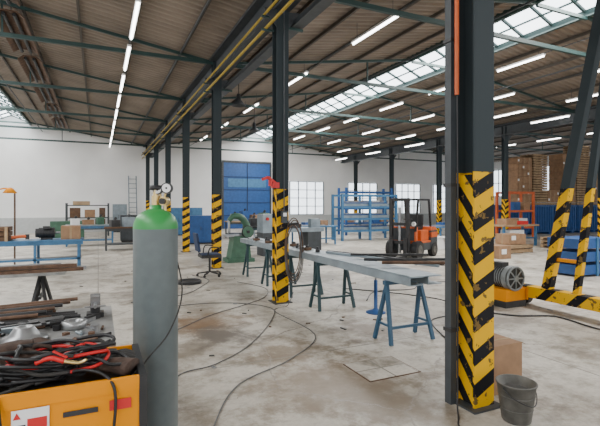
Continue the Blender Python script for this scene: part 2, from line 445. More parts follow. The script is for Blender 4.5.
b = B('welding_machine')
xa, xb, ya, yb = -.66, .18, 1.88, 2.31
b.bb((xa, ya, .18), (xb-.03, yb, .91), 'yellow')
b.bb((xb-.03, ya-.006, .16), (xb, yb+.005, .965), 'dsteel')
b.bb((xa-.02, ya-.006, .16), (xa, yb+.005, .965), 'dsteel')
b.bb((xa, ya-.006, .91), (xb-.03, ya+.012, .965), 'yellow'); b.bb((xa, yb-.012, .91), (xb-.03, yb, .965), 'yellow')
b.bb((xa, ya+.012, .91), (xb-.03, yb-.012, .915), 'dark')
b.bb((xa+.05, ya-.004, .30), (xb-.28, ya, .76), 'dsteel')
for i in range(9): b.bb((xb-.25, ya-.004, .40+i*.035), (xb-.08, ya, .415+i*.035), 'dark')
b.bb((-.285, ya-.008, .82), (-.165, ya-.004, .905), 'white'); b.bb((-.235, ya-.010, .825), (-.172, ya-.008, .87), 'red')
b.add([(-.28, ya-.0095, .873), (-.255, ya-.0095, .873), (-.2675, ya-.0095, .898)], [(0,1,2)], 'red')
b.bb((-.278, ya-.0095, .83), (-.24, ya-.0085, .836), 'dark'); b.bb((-.278, ya-.0095, .845), (-.24, ya-.0085, .851), 'dark')
b.bb((.04, ya-.008, .845), (.12, ya-.006, .885), 'red'); b.bb((-.12, ya-.008, .85), (-.0, ya-.006, .87), 'dsteel')
b.cyl((-.48, ya-.03, .6), (-.48, ya, .6), .03, 'dark')
b.tube([(xa+.06, ya-.02, .86), (xa+.06, ya-.06, .87), (xa+.2, ya-.06, .87), (xa+.2, ya-.0, .86)], .01, 'dsteel')
for xx in (xa+.08, xb-.1):
    for yy in (ya+.06, yb-.06): b.cyl((xx-.02, yy, .09), (xx+.02, yy, .09), .09, 'dark', 18)
b.bb((xa+.02, ya+.03, .12), (xb-.03, yb-.03, .18), 'dsteel')
b.done(bevel=.004)
def glove(name, x, y, z, rot, k, sc=1.0, curl=.03):
    b = B(name)
    b.tube([(0, 0, .03), (.06, 0, .035), (.12, 0, .04), (.17, 0, .035)], .045, k, 12, 5)
    b.tube([(-.16, 0, .035), (-.08, 0, .045), (0, 0, .035)], (.065, .045), k, 12, 5)
    for j, (o, l) in enumerate(((-.045, .075), (-.016, .09), (.014, .085), (.042, .065))):
        b.tube([(.15, o*.8, .035), (.19, o, .045+curl*.3), (.17+l*.8, o*1.2, .04), (.17+l, o*1.2, .018)], (.021, .014), k, 8, 4)
    b.tube([(.05, .03, .035), (.09, .075, .04), (.14, .095, .035)], (.024, .016), k, 8, 4)
    for i in range(len(b.v)): b.v[i].z = b.v[i].z*.65+.02
    M = Matrix.Translation((x, y, z)) @ Matrix.Rotation(rot, 4, 'Z') @ Matrix.Scale(sc, 4)
    b.done(M=M)
glove('welding_glove', .02, 2.06, .93, 2.5, 'leather', .85)
glove('welding_glove', -.06, 2.20, .93, -.3, 'cloth', .85)
glove('welding_glove', -.42, 2.18, 1.0, .2, 'leather', .95)
b = B('welding_cable_coil')
random.seed(5)
for i in range(14):
    a0 = random.uniform(0, 6)
    pts = []
    for j in range(13):
        a = a0+j*.5; R = .12+.03*math.sin(j*1.3+i)
        pts.append((-.25+R*1.5*math.cos(a)+.008*i, 2.07+R*.75*math.sin(a), .935+.008*i+.035*abs(math.sin(a*1.5+i))))
    b.tube(pts, .0075, 'red' if i == 9 else ('dark' if i % 5 else 'cloth'), 8, 4)
b.tube([(-.12, 1.98, .98), (-.05, 1.93, 1.0), (.02, 1.9, .98), (.06, 1.86, .92), (.05, 1.85, .75), (.0, 1.84, .5)], .006, 'dark')
b.tube([(-.1, 2.1, 1.02), (0, 1.98, 1.02), (.05, 1.95, 1.0), (.12, 2.02, .98), (.08, 2.12, .99), (-.03, 2.1, 1.02)], .007, 'dark')
b.tube([(-.15, 2.05, 1.02), (-.05, 2.12, 1.05), (.04, 2.06, 1.02), (.0, 1.97, 1.0), (-.1, 1.96, .99)], .007, 'red')
b.tube([(-.45, 2.0, .99), (-.4, 1.93, 1.02), (-.34, 1.88, .98), (-.32, 1.855, .9), (-.31, 1.85, .7)], .008, 'dark')
b.done()
b = B('electrode_holder')
b.tube([(-.22, 1.97, 1.04), (-.17, 1.96, 1.055), (-.12, 1.945, 1.04)], .010, 'red', 10)
b.tube([(-.12, 1.945, 1.04), (-.07, 1.935, 1.03), (-.04, 1.93, 1.04)], (.009, .005), 'brass', 8)
b.beam((-.11, 1.94, 1.055), (-.16, 1.96, 1.08), .010, .005, 'red')
b.done()
b = B('leather_apron')
n = 14; vs = []; fs = []
for i in range(n):
    for j in range(n):
        u, v = i/(n-1), j/(n-1)
        vs.append((-.62+.5*u, 2.06+.23*v, .94+.12*math.sin(u*3.1)*math.sin(v*3.1)+.02*math.sin(u*17+v*5)+.015*math.cos(v*19)))
for i in range(n-1):
    for j in range(n-1): fs.append((i*n+j, (i+1)*n+j, (i+1)*n+j+1, i*n+j+1))
b.add(vs, fs, 'leather', True); o = b.done(); o.modifiers.new('s', 'SOLIDIFY').thickness = .006

b = B('steel_work_table')
b.bb((-2.2, 2.95, .76), (.10, 4.05, .80), 'tabletop'); b.bb((-2.18, 2.97, .68), (.08, 3.02, .76), 'dsteel'); b.bb((-2.18, 3.98, .68), (.08, 4.03, .76), 'dsteel'); b.bb((.03, 2.97, .68), (.08, 4.03, .76), 'dsteel')
for xx in (-2.1, -.9, .02):
    for yy in (3.03, 3.97): b.bb((xx-.03, yy-.03, 0), (xx+.03, yy+.03, .76), 'grey')
b.bb((-2.1, 3.0, .2), (.02, 3.06, .25), 'grey'); b.bb((-2.1, 3.94, .2), (.02, 4.0, .25), 'grey')
b.done()
b = B('steel_flange')
b.lathe([(0, 0), (.13, 0), (.13, .02), (.10, .025), (.08, .05), (.055, .085), (.05, .09), (.03, .09), (.03, .02), (0, .02)], (-.42, 3.22, .80), 'steel', 32); b.done()
b = B('steel_flange')
b.lathe([(.04, 0), (.08, 0), (.08, .05), (.04, .05), (.04, 0)], (-.15, 3.42, .80), 'steel', 28); b.done()
b = B('bench_vise')
x, y = -.02, 3.72
b.bb((x-.06, y-.06, .80), (x+.06, y+.06, .83), 'dsteel'); b.cyl((x, y, .83), (x, y, .90), .035, 'dsteel'); b.bb((x-.03, y-.08, .88), (x+.03, y+.02, .96), 'steel'); b.bb((x-.035, y+.04, .88), (x+.035, y+.07, .96), 'steel')
b.cyl((x, y-.2, .91), (x, y+.07, .91), .012, 'steel'); b.cyl((x-.07, y-.18, .91), (x+.07, y-.18, .91), .006, 'steel'); b.done()
b = B('steel_tube_pile')
random.seed(3)
for i in range(10):
    yy = 3.66+i*.036; r = random.uniform(.010, .017); a = random.uniform(-.05, .05)
    xe = random.uniform(-.45, -.12)
    b.cyl((-2.1, yy-a, .80+r), (xe, yy+a*.3, .80+r), r, random.choice(['steel', 'rust', 'steelb', 'dsteel']), 10)
for i in range(6): b.cyl((-1.9, 3.66+i*.06, .845), (-.4+i*.05, 3.72+i*.05, .845+.01*i), .014, random.choice(['steel', 'rust', 'dsteel']), 10)
b.done()
b = B('steel_plate_pile')
for (x, y, w, d, t, r, z, k) in ((-.75, 3.2, .36, .26, .02, .3, .80, 'steel'), (-.7, 3.22, .25, .2, .025, -.2, .82, 'rust'), (-1.1, 3.35, .3, .3, .02, .1, .80, 'steelb'), (-.2, 3.12, .2, .12, .012, .5, .80, 'steel'), (-1.15, 3.3, .16, .14, .06, .6, .82, 'dsteel'), (-.55, 3.5, .3, .1, .03, -.1, .80, 'steelb'),
     (-.33, 3.56, .22, .07, .05, .3, .80, 'dsteel'), (-.08, 3.05, .14, .08, .02, -.3, .80, 'rust'), (-.5, 3.04, .24, .06, .035, .15, .80, 'steelb'), (-.28, 3.02, .12, .05, .02, -.5, .80, 'dsteel')):
    b.box((x, y, z+t/2), (w, d, t), k, r)
random.seed(21)
for i in range(70):
    x = random.uniform(-1.3, .04); y = random.uniform(3.0, 3.64); t = random.uniform(.01, .045); k = random.choice(['dsteel', 'rust', 'steel', 'steelb', 'steel', 'dark'])
    if abs(x+.42) < .17 and abs(y-3.22) < .17: continue
    if i % 4 == 0: b.cyl((x, y, .80), (x, y, .80+t), random.uniform(.012, .03), k, 12)
    elif i % 4 == 1:
        a = random.uniform(0, 3); l = random.uniform(.05, .11); b.cyl((x-l*math.cos(a), y-l*math.sin(a)*.5, .81), (x+l*math.cos(a), y+l*math.sin(a)*.5, .81), .009, k, 8)
    else: b.box((x, y, .80+t/2), (random.uniform(.03, .14), random.uniform(.02, .05), t), k, random.uniform(0, 3))
b.cyl((-.9, 3.1, .85), (-.62, 3.14, .86), .012, 'steel'); b.cyl((-.02, 3.25, .8), (-.02, 3.25, .85), .03, 'steel', 16)
b.done()
b = B('bar_clamp')
b.beam((-.62, 3.42, .85), (-.22, 3.52, .85), .025, .008, 'dsteel'); b.beam((-.61, 3.42, .85), (-.58, 3.36, .85), .03, .02, 'dsteel'); b.beam((-.36, 3.49, .85), (-.33, 3.40, .85), .03, .02, 'dsteel'); b.cyl((-.30, 3.42, .85), (-.42, 3.38, .85), .008, 'steel', 8); b.cyl((-.30, 3.42, .85), (-.22, 3.45, .85), .013, 'dsteel', 10)
b.done()
b = B('claw_hammer')
b.cyl((-.95, 3.02, .815), (-.68, 3.08, .815), .013, 'wood', 10); b.beam((-.69, 3.02, .82), (-.665, 3.14, .82), .03, .03, 'dsteel'); b.done()

b = B('low_trestle_table')
b.bb((-2.9, 7.5, .60), (-.45, 8.3, .64), 'tabletop')
for xx in (-2.4, -.8):
    for s_ in (-1, 1):
        b.beam((xx, 7.9+s_*.1, .60), (xx+.12, 7.9+s_*.38, 0), .04, .04, 'dsteel'); b.beam((xx, 7.9+s_*.1, .60), (xx-.12, 7.9+s_*.38, 0), .04, .04, 'dsteel')
    b.beam((xx, 7.62, .25), (xx, 8.18, .25), .04, .04, 'dsteel')
b.done()
b = B('steel_profile_pile')
for i in range(9):
    r = random.uniform(-.05, .05); z = .64+(.06 if i > 5 else 0)
    yy = 7.58+(i % 6)*.12
    b.beam((-2.9, yy, z+.025), (-.6+random.uniform(-.3, .5), yy+r, z+.025), .05, .05, random.choice(['steel', 'rust', 'steelb', 'dsteel']))
b.done()
b = B('steel_profile_pile')
for i in range(10):
    b.beam((-3.0, 5.4+i*.1, .12), (-.35+random.uniform(-.4, .35), 5.5+i*.1+random.uniform(-.08, .08), .12), .05, .05, random.choice(['steel', 'rust', 'dsteel', 'rust']))
for xx in (-2.3, -.9): b.bb((xx-.06, 5.3, 0), (xx+.06, 6.5, .09), 'wood')
b.done()

b = B('blue_workbench')
b.bb((-3.6, 12.4, .74), (-.35, 13.2, .78), 'bluel'); b.bb((-3.6, 12.42, .66), (-.35, 12.46, .74), 'bluel')
for xx in (-3.4, -2.4, -1.4, -.45):
    for yy in (12.45, 13.12): b.bb((xx-.03, yy-.03, 0), (xx+.03, yy+.03, .74), 'bluel')
b.bb((-3.4, 12.42, .28), (-.4, 12.47, .33), 'bluel'); b.bb((-3.4, 12.5, .28), (-.4, 13.1, .30), 'dsteel')
b.done()
b = B('wooden_crate')
for z in (.78, .90, 1.02): b.bb((-2.9, 12.5, z), (-1.95, 13.05, z+.10), 'woodd')
for xx in (-2.85, -2.0): b.bb((xx-.03, 12.47, .78), (xx+.03, 12.5, 1.12), 'wood')
b.done()
b = B('electric_motor')
b.cyl((-1.35, 12.75, .95), (-1.0, 12.75, .95), .13, 'dsteel', 20); b.cyl((-1.0, 12.75, .95), (-.88, 12.75, .95), .03, 'steel'); b.cyl((-1.42, 12.75, .95), (-1.35, 12.75, .95), .11, 'dsteel', 20)
for i in range(10): b.torus((-1.33+i*.033, 12.75, .95), .132, .006, 'dark', 'X', 16)
b.bb((-1.3, 12.65, .78), (-1.05, 12.85, .83), 'dsteel'); b.bb((-1.25, 12.6, 1.05), (-1.1, 12.75, 1.12), 'dsteel'); b.done()
b = B('cardboard_box'); b.bb((-.85, 12.55, .782), (-.42, 13.0, 1.12), 'card'); b.bb((-.66, 12.545, .782), (-.61, 13.005, 1.125), 'wood'); b.done()
b = B('angle_grinder')
b.tube([(-1.9, 12.55, .86), (-1.75, 12.57, .88), (-1.6, 12.6, .88)], .04, 'orange', 10); b.cyl((-1.58, 12.6, .81), (-1.58, 12.6, .93), .045, 'dsteel'); b.cyl((-1.58, 12.6, .80), (-1.58, 12.6, .81), .07, 'steel', 18); b.done()
b = B('floor_lamp')
x, y = -1.98, 13.55
b.cyl((x, y, 0), (x, y, .04), .2, 'dsteel', 20); b.cyl((x, y, .04), (x, y, 1.95), .022, 'woodd', 10)
b.tube([(x, y, 1.9), (x-.02, y, 2.02), (x-.2, y-.05, 2.08), (x-.4, y-.1, 2.02)], .02, 'yellow'); b.lathe([(.03, .14), (.07, .12), (.17, 0), (.16, 0), (.06, .1), (0, .1)], (x-.1, y-.05, 1.96), 'yellow', 18)
b.done()

b = B('storage_shelf')
for xx in (-1.5, .5):
    for yy in (25.7, 26.3): b.bb((xx-.04, yy-.04, 0), (xx+.04, yy+.04, 1.75), 'grey')
for z in (.35, .95, 1.6): b.bb((-1.5, 25.7, z), (.5, 26.3, z+.05), 'grey')
for (x, z, w, h_, k) in ((-1.2, .4, .4, .45, 'card'), (-.6, .4, .5, .3, 'orange'), (.1, .4, .5, .5, 'woodd'), (-1.1, 1.0, .5, .5, 'woodd'), (-.4, 1.0, .5, .4, 'card'), (.2, 1.0, .3, .5, 'rust'), (-.8, 1.65, .8, .2, 'wood')):
    b.bb((x-w/2, 25.8, z), (x+w/2, 26.2, z+h_), k)
b.done()
def cabinet(name, xa, ya, xb, yb, h, k, k2='grey'):
    b = B(name); b.bb((xa, ya, .06), (xb, yb, h), k); b.bb((xa+.04, ya+.04, 0), (xb-.04, yb-.04, .06), 'dark')
    n = max(2, int((xb-xa)/.5))
    for i in range(n):
        a = xa+(xb-xa)*i/n; c = xa+(xb-xa)*(i+1)/n
        b.bb((a+.02, ya-.02, .1), (c-.02, ya, h-.04), k); b.bb((c-.08, ya-.035, h*.5), (c-.06, ya-.02, h*.62), k2)
    return b.done()
cabinet('green_cabinet', -2.0, 23.0, -.6, 23.5, .9, 'green')
cabinet('metal_locker', .8, 28.8, 1.6, 29.4, 1.7, 'steelb')
cabinet('tool_cabinet', 3.4, 24.2, 5.2, 24.8, 1.5, 'bluel')
cabinet('blue_cabinet', 3.4, 18.6, 4.6, 19.2, 1.2, 'blue')
cabinet('tool_cabinet', .9, 21.0, 2.1, 21.6, 1.2, 'grey')
def bench(name, xa, ya, xb, yb, h, k, top, items):
    b = B(name); b.bb((xa, ya, h-.05), (xb, yb, h), top)
    for xx in (xa+.06, xb-.06):
        for yy in (ya+.06, yb-.06): b.bb((xx-.03, yy-.03, 0), (xx+.03, yy+.03, h-.05), k)
    b.bb((xa+.06, ya+.04, .2), (xb-.06, yb-.04, .24), k); b.bb((xa+.06, ya+.04, h-.15), (xb-.06, ya+.07, h-.05), k)
    x = xa+.2
    for (w, hh, kk) in items:
        b.box((x+w/2, (ya+yb)/2, h+hh/2), (w, .35, hh), kk, random.uniform(-.3, .3)); b.cyl((x+w/2, (ya+yb)/2, h+hh), (x+w/2+.05, (ya+yb)/2, h+hh+.1), .05, 'dsteel', 8); x += w+.12
    b.done()
bench('wooden_workbench', .2, 17.2, 2.2, 17.9, .85, 'grey', 'woodd', [(.3, .25, 'dsteel'), (.4, .35, 'steelb'), (.25, .3, 'rust'), (.2, .2, 'orange')])
bench('wooden_workbench', -1.2, 19.6, .6, 20.3, .85, 'bluel', 'steelb', [(.3, .25, 'white'), (.4, .2, 'card'), (.25, .3, 'green')])
bench('wooden_workbench', 5.8, 21.0, 8.0, 21.8, .85, 'grey', 'wood', [(.4, .35, 'steelb'), (.4, .5, 'blue'), (.35, .3, 'card'), (.3, .3, 'dsteel')])
bench('wooden_workbench', 5.0, 15.6, 6.6, 16.2, .85, 'teal', 'dsteel', [(.3, .3, 'dsteel'), (.3, .5, 'green'), (.3, .25, 'steelb')])

b = B('office_chair')
x, y = 2.35, 10.15
for i in range(5):
    a = i*2*math.pi/5+.3; e = Vector((x+.28*math.cos(a), y+.28*math.sin(a), .07))
    b.beam((x, y, .11), e, .04, .03, 'dark'); b.cyl(e-Vector((0,.015,.04)), e+Vector((0,.015,-.04)), .03, 'dark', 10)
b.cyl((x, y, .1), (x, y, .44), .025, 'dsteel')
b.bb((x-.23, y-.22, .44), (x+.23, y+.22, .51), 'cloth')
b.bb((x-.22, y-.21, .50), (x+.22, y+.21, .53), 'navy')
b.beam((x-.2, y, .46), (x-.3, y, .66), .05, .02, 'dark')
b.box((x-.3, y, .8), (.05, .42, .42), 'navy', Matrix.Rotation(-.15, 3, 'Y'))
for s_ in (-1, 1): b.tube([(x-.1, y+s_*.24, .48), (x-.05, y+s_*.28, .68), (x+.15, y+s_*.28, .68)], .015, 'dark')
b.done(bevel=.01)

b = B('green_press')
x, y = 0, 0
b.bb((x-.45, y-.35, 0), (x+.45, y+.35, .12), 'green'); b.prism([(x-.35, .12), (x+.35, .12), (x+.28, .85), (x-.22, .85)], y-.28, y+.28, 'green')
b.tube([(x+.2, y, .8), (x+.28, y, 1.15), (x+.1, y, 1.45), (x-.18, y, 1.5), (x-.33, y, 1.35)], (.14, .08), 'green', 12)
b.cyl((x-.33, y, 1.42), (x-.33, y, .95), .04, 'steel'); b.bb((x-.5, y-.2, .83), (x+.05, y+.2, .9), 'steel')
b.cyl((x+.2, y-.42, 1.0), (x+.2, y-.36, 1.0), .18, 'green', 28); b.torus((x+.2, y-.37, 1.0), .19, .02, 'dsteel', 'Y', 28); b.cyl((x+.2, y-.46, 1.0), (x+.2, y-.2, 1.0), .05, 'dsteel')
b.done(M=Matrix.Translation((3.75, 12.5, 0))@Matrix.Scale(.88, 4))
b = B('metal_lathe')
x, y = 5.9, 13.6
b.bb((x-1.1, y-.3, 0), (x-.4, y+.3, .75), 'grey'); b.bb((x+.5, y-.3, 0), (x+1.0, y+.3, .75), 'grey'); b.bb((x-1.1, y-.3, .75), (x+1.1, y+.3, .88), 'steelb')
b.bb((x-1.1, y-.28, .88), (x-.45, y+.28, 1.35), 'steelb'); b.cyl((x-.45, y, 1.12), (x-.3, y, 1.12), .16, 'steel', 20); b.bb((x+.7, y-.12, .88), (x+1.05, y+.12, 1.18), 'steelb'); b.bb((x-.1, y-.3, .88), (x+.25, y+.3, 1.02), 'dsteel')
b.cyl((x-.95, y-.34, 1.2), (x-.95, y-.28, 1.2), .05, 'red')
b.done()

def trestle(y, k, xa=3.16, xb=3.66, z=.74, sp=.17):
    b = B('steel_trestle')
    b.bb((xa-.04, y-.03, z-.05), (xb+.04, y+.03, z), k)
    for xx, sx in ((xa, -.06), (xb, .06)):
        for s_ in (-1, 1):
            b.beam((xx, y, z-.04), (xx+sx, y+s_*sp, 0.01), .04, .04, k)
        b.beam((xx+sx*.6, y-sp*.7, .22), (xx+sx*.6, y+sp*.7, .22), .025, .025, k)
    b.beam((xa-.045, y-sp*.72, .2), (xb+.045, y-sp*.72, .2), .03, .03, k)
    return b.done()
for y, k in ((4.38, 'bluet'), (6.2, 'teal'), (7.3, 'teal'), (8.5, 'teal'), (9.8, 'teal')): trestle(y, k)
b = B('long_steel_beam')
for xa in (3.16, 3.42):
    b.bb((xa, 3.95, .74), (xa+.2, 10.4, .748), 'steelb'); b.bb((xa, 3.95, .83), (xa+.2, 10.4, .838), 'steelb'); b.bb((xa, 3.95, .74), (xa+.01, 10.4, .838), 'steelb')
b.bb((3.18, 3.95, .838), (3.60, 9.2, .846), 'steelb')
b.done()
b = B('steel_fittings')
random.seed(11)
for i in range(12):
    y = 6.7+i*.28+random.uniform(-.08, .08); x = random.uniform(3.25, 3.52); z = .847
    t = i % 3
    if t == 0: b.cyl((x, y, z), (x, y, z+.05), .04, 'dsteel', 14); b.cyl((x, y, z+.05), (x, y, z+.09), .022, 'dsteel', 14)
    elif t == 1: b.box((x, y, z+.025), (.14, .08, .05), 'rust', .4); b.box((x, y, z+.07), (.05, .05, .04), 'dsteel', .4)
    else: b.cyl((x-.1, y, z+.025), (x+.12, y+.1, z+.025), .025, 'steel', 12)
b.done()
b = B('steel_bar_bundle')
b.beam((3.55, 6.6, .865), (4.15, 4.5, .865), .05, .035, 'dsteel'); b.beam((3.47, 6.5, .865), (3.98, 4.4, .865), .04, .035, 'steelb')
b.cyl((3.3, 5.1, .905), (4.35, 4.65, .905), .020, 'dsteel', 10); b.cyl((3.35, 4.75, .905), (4.25, 4.3, .905), .022, 'rust', 10)
b.cyl((3.45, 5.7, .905), (4.5, 5.2, .905), .018, 'dsteel', 10)
b.done()
b = B('pipe_support_stand')
x, y = 3.87, 5.65
b.lathe([(0, 0), (.15, 0), (.15, .015), (.05, .05), (.028, .07), (.028, .5), (0, .5)], (x, y, 0), 'blue', 20); b.cyl((x, y, .5), (x, y, .80), .016, 'steel', 10)
b.beam((x-.15, y+.05, .83), (x+.15, y-.05, .83), .05, .025, 'blue'); b.cyl((x, y, .56), (x, y, .6), .04, 'blue', 12)
b.done()

b = B('hanging_hose_coil')
for i in range(8):
    b.torus((2.99+.008*i, 6.80+.008*i, .9-.04*(i % 3)), .13+.012*(i % 4), .008, 'hose' if i % 3 else 'rust', 'Y', 28, 3.2)
b.cyl((2.90, 6.86, 1.32), (3.08, 6.76, 1.34), .02, 'dsteel', 8)
b.done()
b = B('red_hoist_clamp')
b.bb((2.60, 6.72, 1.93), (2.71, 6.83, 2.02), 'red'); b.beam((2.66, 6.76, 2.0), (2.50, 6.70, 2.10), .05, .04, 'red'); b.beam((2.50, 6.70, 2.10), (2.40, 6.68, 2.06), .04, .04, 'red'); b.cyl((2.55, 6.72, 1.96), (2.55, 6.72, 2.08), .03, 'red', 12); b.cyl((2.62, 6.77, 1.78), (2.62, 6.77, 1.93), .012, 'dsteel', 8); b.done()
b = B('switch_box'); b.bb((2.78, 6.77, 1.35), (2.88, 6.838, 1.55), 'grey'); b.bb((2.80, 6.765, 1.46), (2.86, 6.77, 1.52), 'white'); b.cyl((2.83, 6.81, 1.55), (2.83, 6.81, 4.9), .012, 'grey', 6); b.done()

b = B('metal_bucket')
x, y = 2.92, 2.38
b.lathe([(0, .005), (.10, .0), (.105, .01), (.14, .28), (.148, .285), (.148, .295), (.137, .29), (.102, .03), (0, .03)], (x, y, 0), 'galv', 32)
for z, r in ((.10, .117), (.20, .130)): b.torus((x, y, z), r, .003, 'galv', 'Z', 32)
b.torus((x, y, .29), .143, .006, 'galv', 'Z', 32)
b.tube([(x-.143, y, .27), (x-.12, y-.08, .21), (x, y-.15, .16), (x+.12, y-.08, .21), (x+.143, y, .27)], .004, 'dsteel')
b.lathe([(0, .24), (.06, .25), (.127, .22), (.127, .2), (0, .2)], (x, y, 0), 'cloth', 20)
b.done()
b = B('cardboard_box')
xa, xb, ya, yb, hh = 3.10, 3.46, 2.76, 3.08, .42
b.bb((xa, ya, 0), (xb, yb, hh), 'card')
b.add([(xa, ya, hh), (xa, yb, hh), (xa-.06, yb, hh+.04), (xa-.06, ya, hh+.04)], [(0,1,2,3)], 'card'); b.add([(xb, ya, hh), (xb, yb, hh), (xb+.06, yb, hh-.03), (xb+.06, ya, hh-.03)], [(0,1,2,3)], 'card')
b.bb((xa-.001, ya+.12, .0), (xb+.001, ya+.15, hh+.002), 'wood')
b.done()
b = B('manhole_cover')
b.bb((2.30, 3.45, 0), (2.90, 3.95, .005), 'rust'); b.bb((2.312, 3.462, .005), (2.888, 3.938, .008), 'floor')
b.done()
b = B('air_hose')
b.tube([(.45, 3.4, .008), (.68, 4.31, .008), (1.1, 4.49, .008), (1.63, 4.96, .008), (2.26, 5.9, .008), (2.5, 6.6, .008), (2.02, 7.2, .008), (1.21, 7.35, .008), (.6, 7.0, .008)], .006, 'hose')
b.tube([(.3, 5.4, .008), (.9, 5.9, .008), (1.5, 6.5, .008), (2.1, 6.9, .008), (2.7, 7.4, .008), (3.0, 8.2, .008), (2.7, 9.1, .008)], .006, 'hose'); b.done()
b = B('welding_ground_cable')
b.tube([(.6, 2.6, .01), (.79, 3.25, .01), (1.18, 3.9, .01), (1.86, 4.3, .01), (2.5, 5.0, .01), (2.48, 6.34, .01), (2.8, 6.6, .01), (2.95, 6.7, .2)], .006, 'hose')
b.tube([(.5, 7.9, .01), (1.4, 8.2, .01), (1.9, 8.9, .01), (2.2, 9.6, .01), (2.0, 10.4, .01)], .008, 'hose')
b.tube([(4.2, 6.4, .01), (4.8, 7.0, .01), (5.6, 6.9, .01), (6.2, 7.4, .01), (7.2, 7.2, .01), (8.4, 7.8, .01)], .009, 'hose')
b.tube([(3.9, 4.2, .01), (4.3, 4.9, .01), (4.9, 5.1, .01), (5.4, 5.8, .01), (5.1, 6.6, .01), (4.4, 7.5, .01)], .008, 'dark'); b.done()
b = B('drain_lid'); b.cyl((1.75, 9.4, 0), (1.75, 9.4, .05), .25, 'dark', 28); b.torus((1.75, 9.4, .05), .23, .02, 'dsteel', 'Z', 28); b.done()
b = B('floor_scrap')
random.seed(31)
for i in range(60):
    x = random.uniform(-.6, 9); y = random.uniform(4.2, 12)
    if abs(x-3.4) < .6 or abs(x-6.5) < .5: y = random.uniform(4.6, 6)
    k = random.choice(['rust', 'dsteel', 'woodd', 'galv', 'steel'])
    b.box((x, y, .006), (random.uniform(.02, .11), random.uniform(.012, .03), .012), k, random.uniform(0, 3))
b.done()

b = B('gantry_crane')
X = 6.5; ZT = 4.75
b.bb((X-.10, 3.2, .14), (X+.10, 5.35, .32), 'hazb')
for yy in (3.45, 5.15):
    b.cyl((X-.05, yy, .14), (X+.05, yy, .14), .14, 'dsteel', 24); b.cyl((X-.14, yy, .14), (X+.14, yy, .14), .04, 'steel', 12)
    b.bb((X-.12, yy-.16, .1), (X-.10, yy+.16, .30), 'yellow'); b.bb((X+.10, yy-.16, .1), (X+.12, yy+.16, .30), 'yellow')
b.beam((X, 4.72, .32), (X, 3.82, ZT), .12, .14, 'hazl'); b.beam((X, 4.25, .32), (X, 3.68, ZT), .08, .09, 'hazl')
b.beam((X, 4.60, .8), (X, 4.18, .8), .05, .05, 'yellow')
b.bb((X-.13, 3.4, ZT), (X+.13, 4.1, ZT+.1), 'grey')
b.bb((X-.05, 3.6, ZT+.1), (12.5, 3.9, ZT+.5), 'yellow')
b.beam((12.2, 4.5, .36), (12.2, 3.85, ZT+.1), .17, .2, 'hazl'); b.beam((12.2, 3.4, .36), (12.2, 3.65, ZT+.1), .12, .14, 'hazl'); b.bb((12.08, 3.0, .14), (12.32, 4.9, .36), 'hazb')
for yy in (3.2, 4.7): b.cyl((12.15, yy, .14), (12.25, yy, .14), .14, 'dsteel', 24)
b.done(origin=(X, 4.0, 0))
b = B('crane_drive_motor')
mx = X-.38
b.cyl((mx, 5.12, .46), (mx, 5.58, .46), .17, 'mgrey', 24); b.cyl((mx, 5.58, .46), (mx, 5.66, .46), .14, 'dsteel', 20); b.cyl((mx, 5.03, .46), (mx, 5.12, .46), .20, 'mgrey', 24)
for i in range(9): b.torus((mx, 5.16+i*.045, .46), .173, .008, 'dsteel', 'Y', 20)
b.cyl((mx, 5.0, .46), (mx, 5.03, .46), .17, 'dark', 24)
for i in range(8):
    a = i*math.pi/4; b.beam((mx, 4.995, .46), (mx+.165*math.cos(a), 4.995, .46+.165*math.sin(a)), .012, .02, 'mgrey')
b.torus((mx, 5.0, .46), .185, .018, 'mgrey', 'Y', 24); b.cyl((mx, 4.98, .46), (mx, 5.0, .46), .05, 'mgrey', 12)
b.bb((mx-.2, 5.02, .1), (X-.14, 5.6, .29), 'yellow'); b.bb((mx-.22, 5.0, 0), (X-.14, 5.62, .1), 'dsteel')
b.bb((mx-.08, 5.2, .62), (mx+.08, 5.42, .70), 'dsteel'); b.bb((mx+.16, 5.15, .29), (X-.14, 5.5, .42), 'mgrey')
b.done()
b = B('power_cable'); b.tube([(X-.65, 5.3, .05), (X-.9, 5.45, .03), (X-1.2, 5.2, .015), (X-.9, 4.6, .015), (X-.4, 4.3, .015), (X-.5, 3.6, .015), (X-.2, 3.0, .015)], .012, 'dark'); b.done()

b = B('forklift')
b.bb((-.95, -.52, .28), (-.45, .52, .90), 'grey'); b.prism([(-.95, .90), (-.45, .90), (-.45, 1.02), (-.85, 1.02)], -.5, .5, 'orange')
b.bb((-.96, -.53, .66), (-.45, .53, .84), 'orange')
b.bb((-.45, -.50, .25), (.55, .50, .50), 'grey'); b.bb((-.45, -.50, .50), (.55, .50, .56), 'orange'); b.bb((-.45, -.42, .55), (.15, .42, .92), 'orange'); b.bb((-.35, -.25, .92), (.1, .25, 1.02), 'dark')
b.box((-.38, 0, 1.22), (.1, .48, .45), 'dark', Matrix.Rotation(-.12, 3, 'Y'))
b.bb((-.97, -.3, .35), (-.95, .3, .6), 'dark'); b.bb((.45, -.45, .55), (.6, .45, 1.05), 'orange'); b.bb((.60, -.4, .6), (.61, .4, 1.0), 'grey')
b.cyl((.5, 0, 1.05), (.3, 0, 1.28), .02, 'dark'); b.torus((.28, 0, 1.29), .15, .014, 'dark', 'Z', 20)
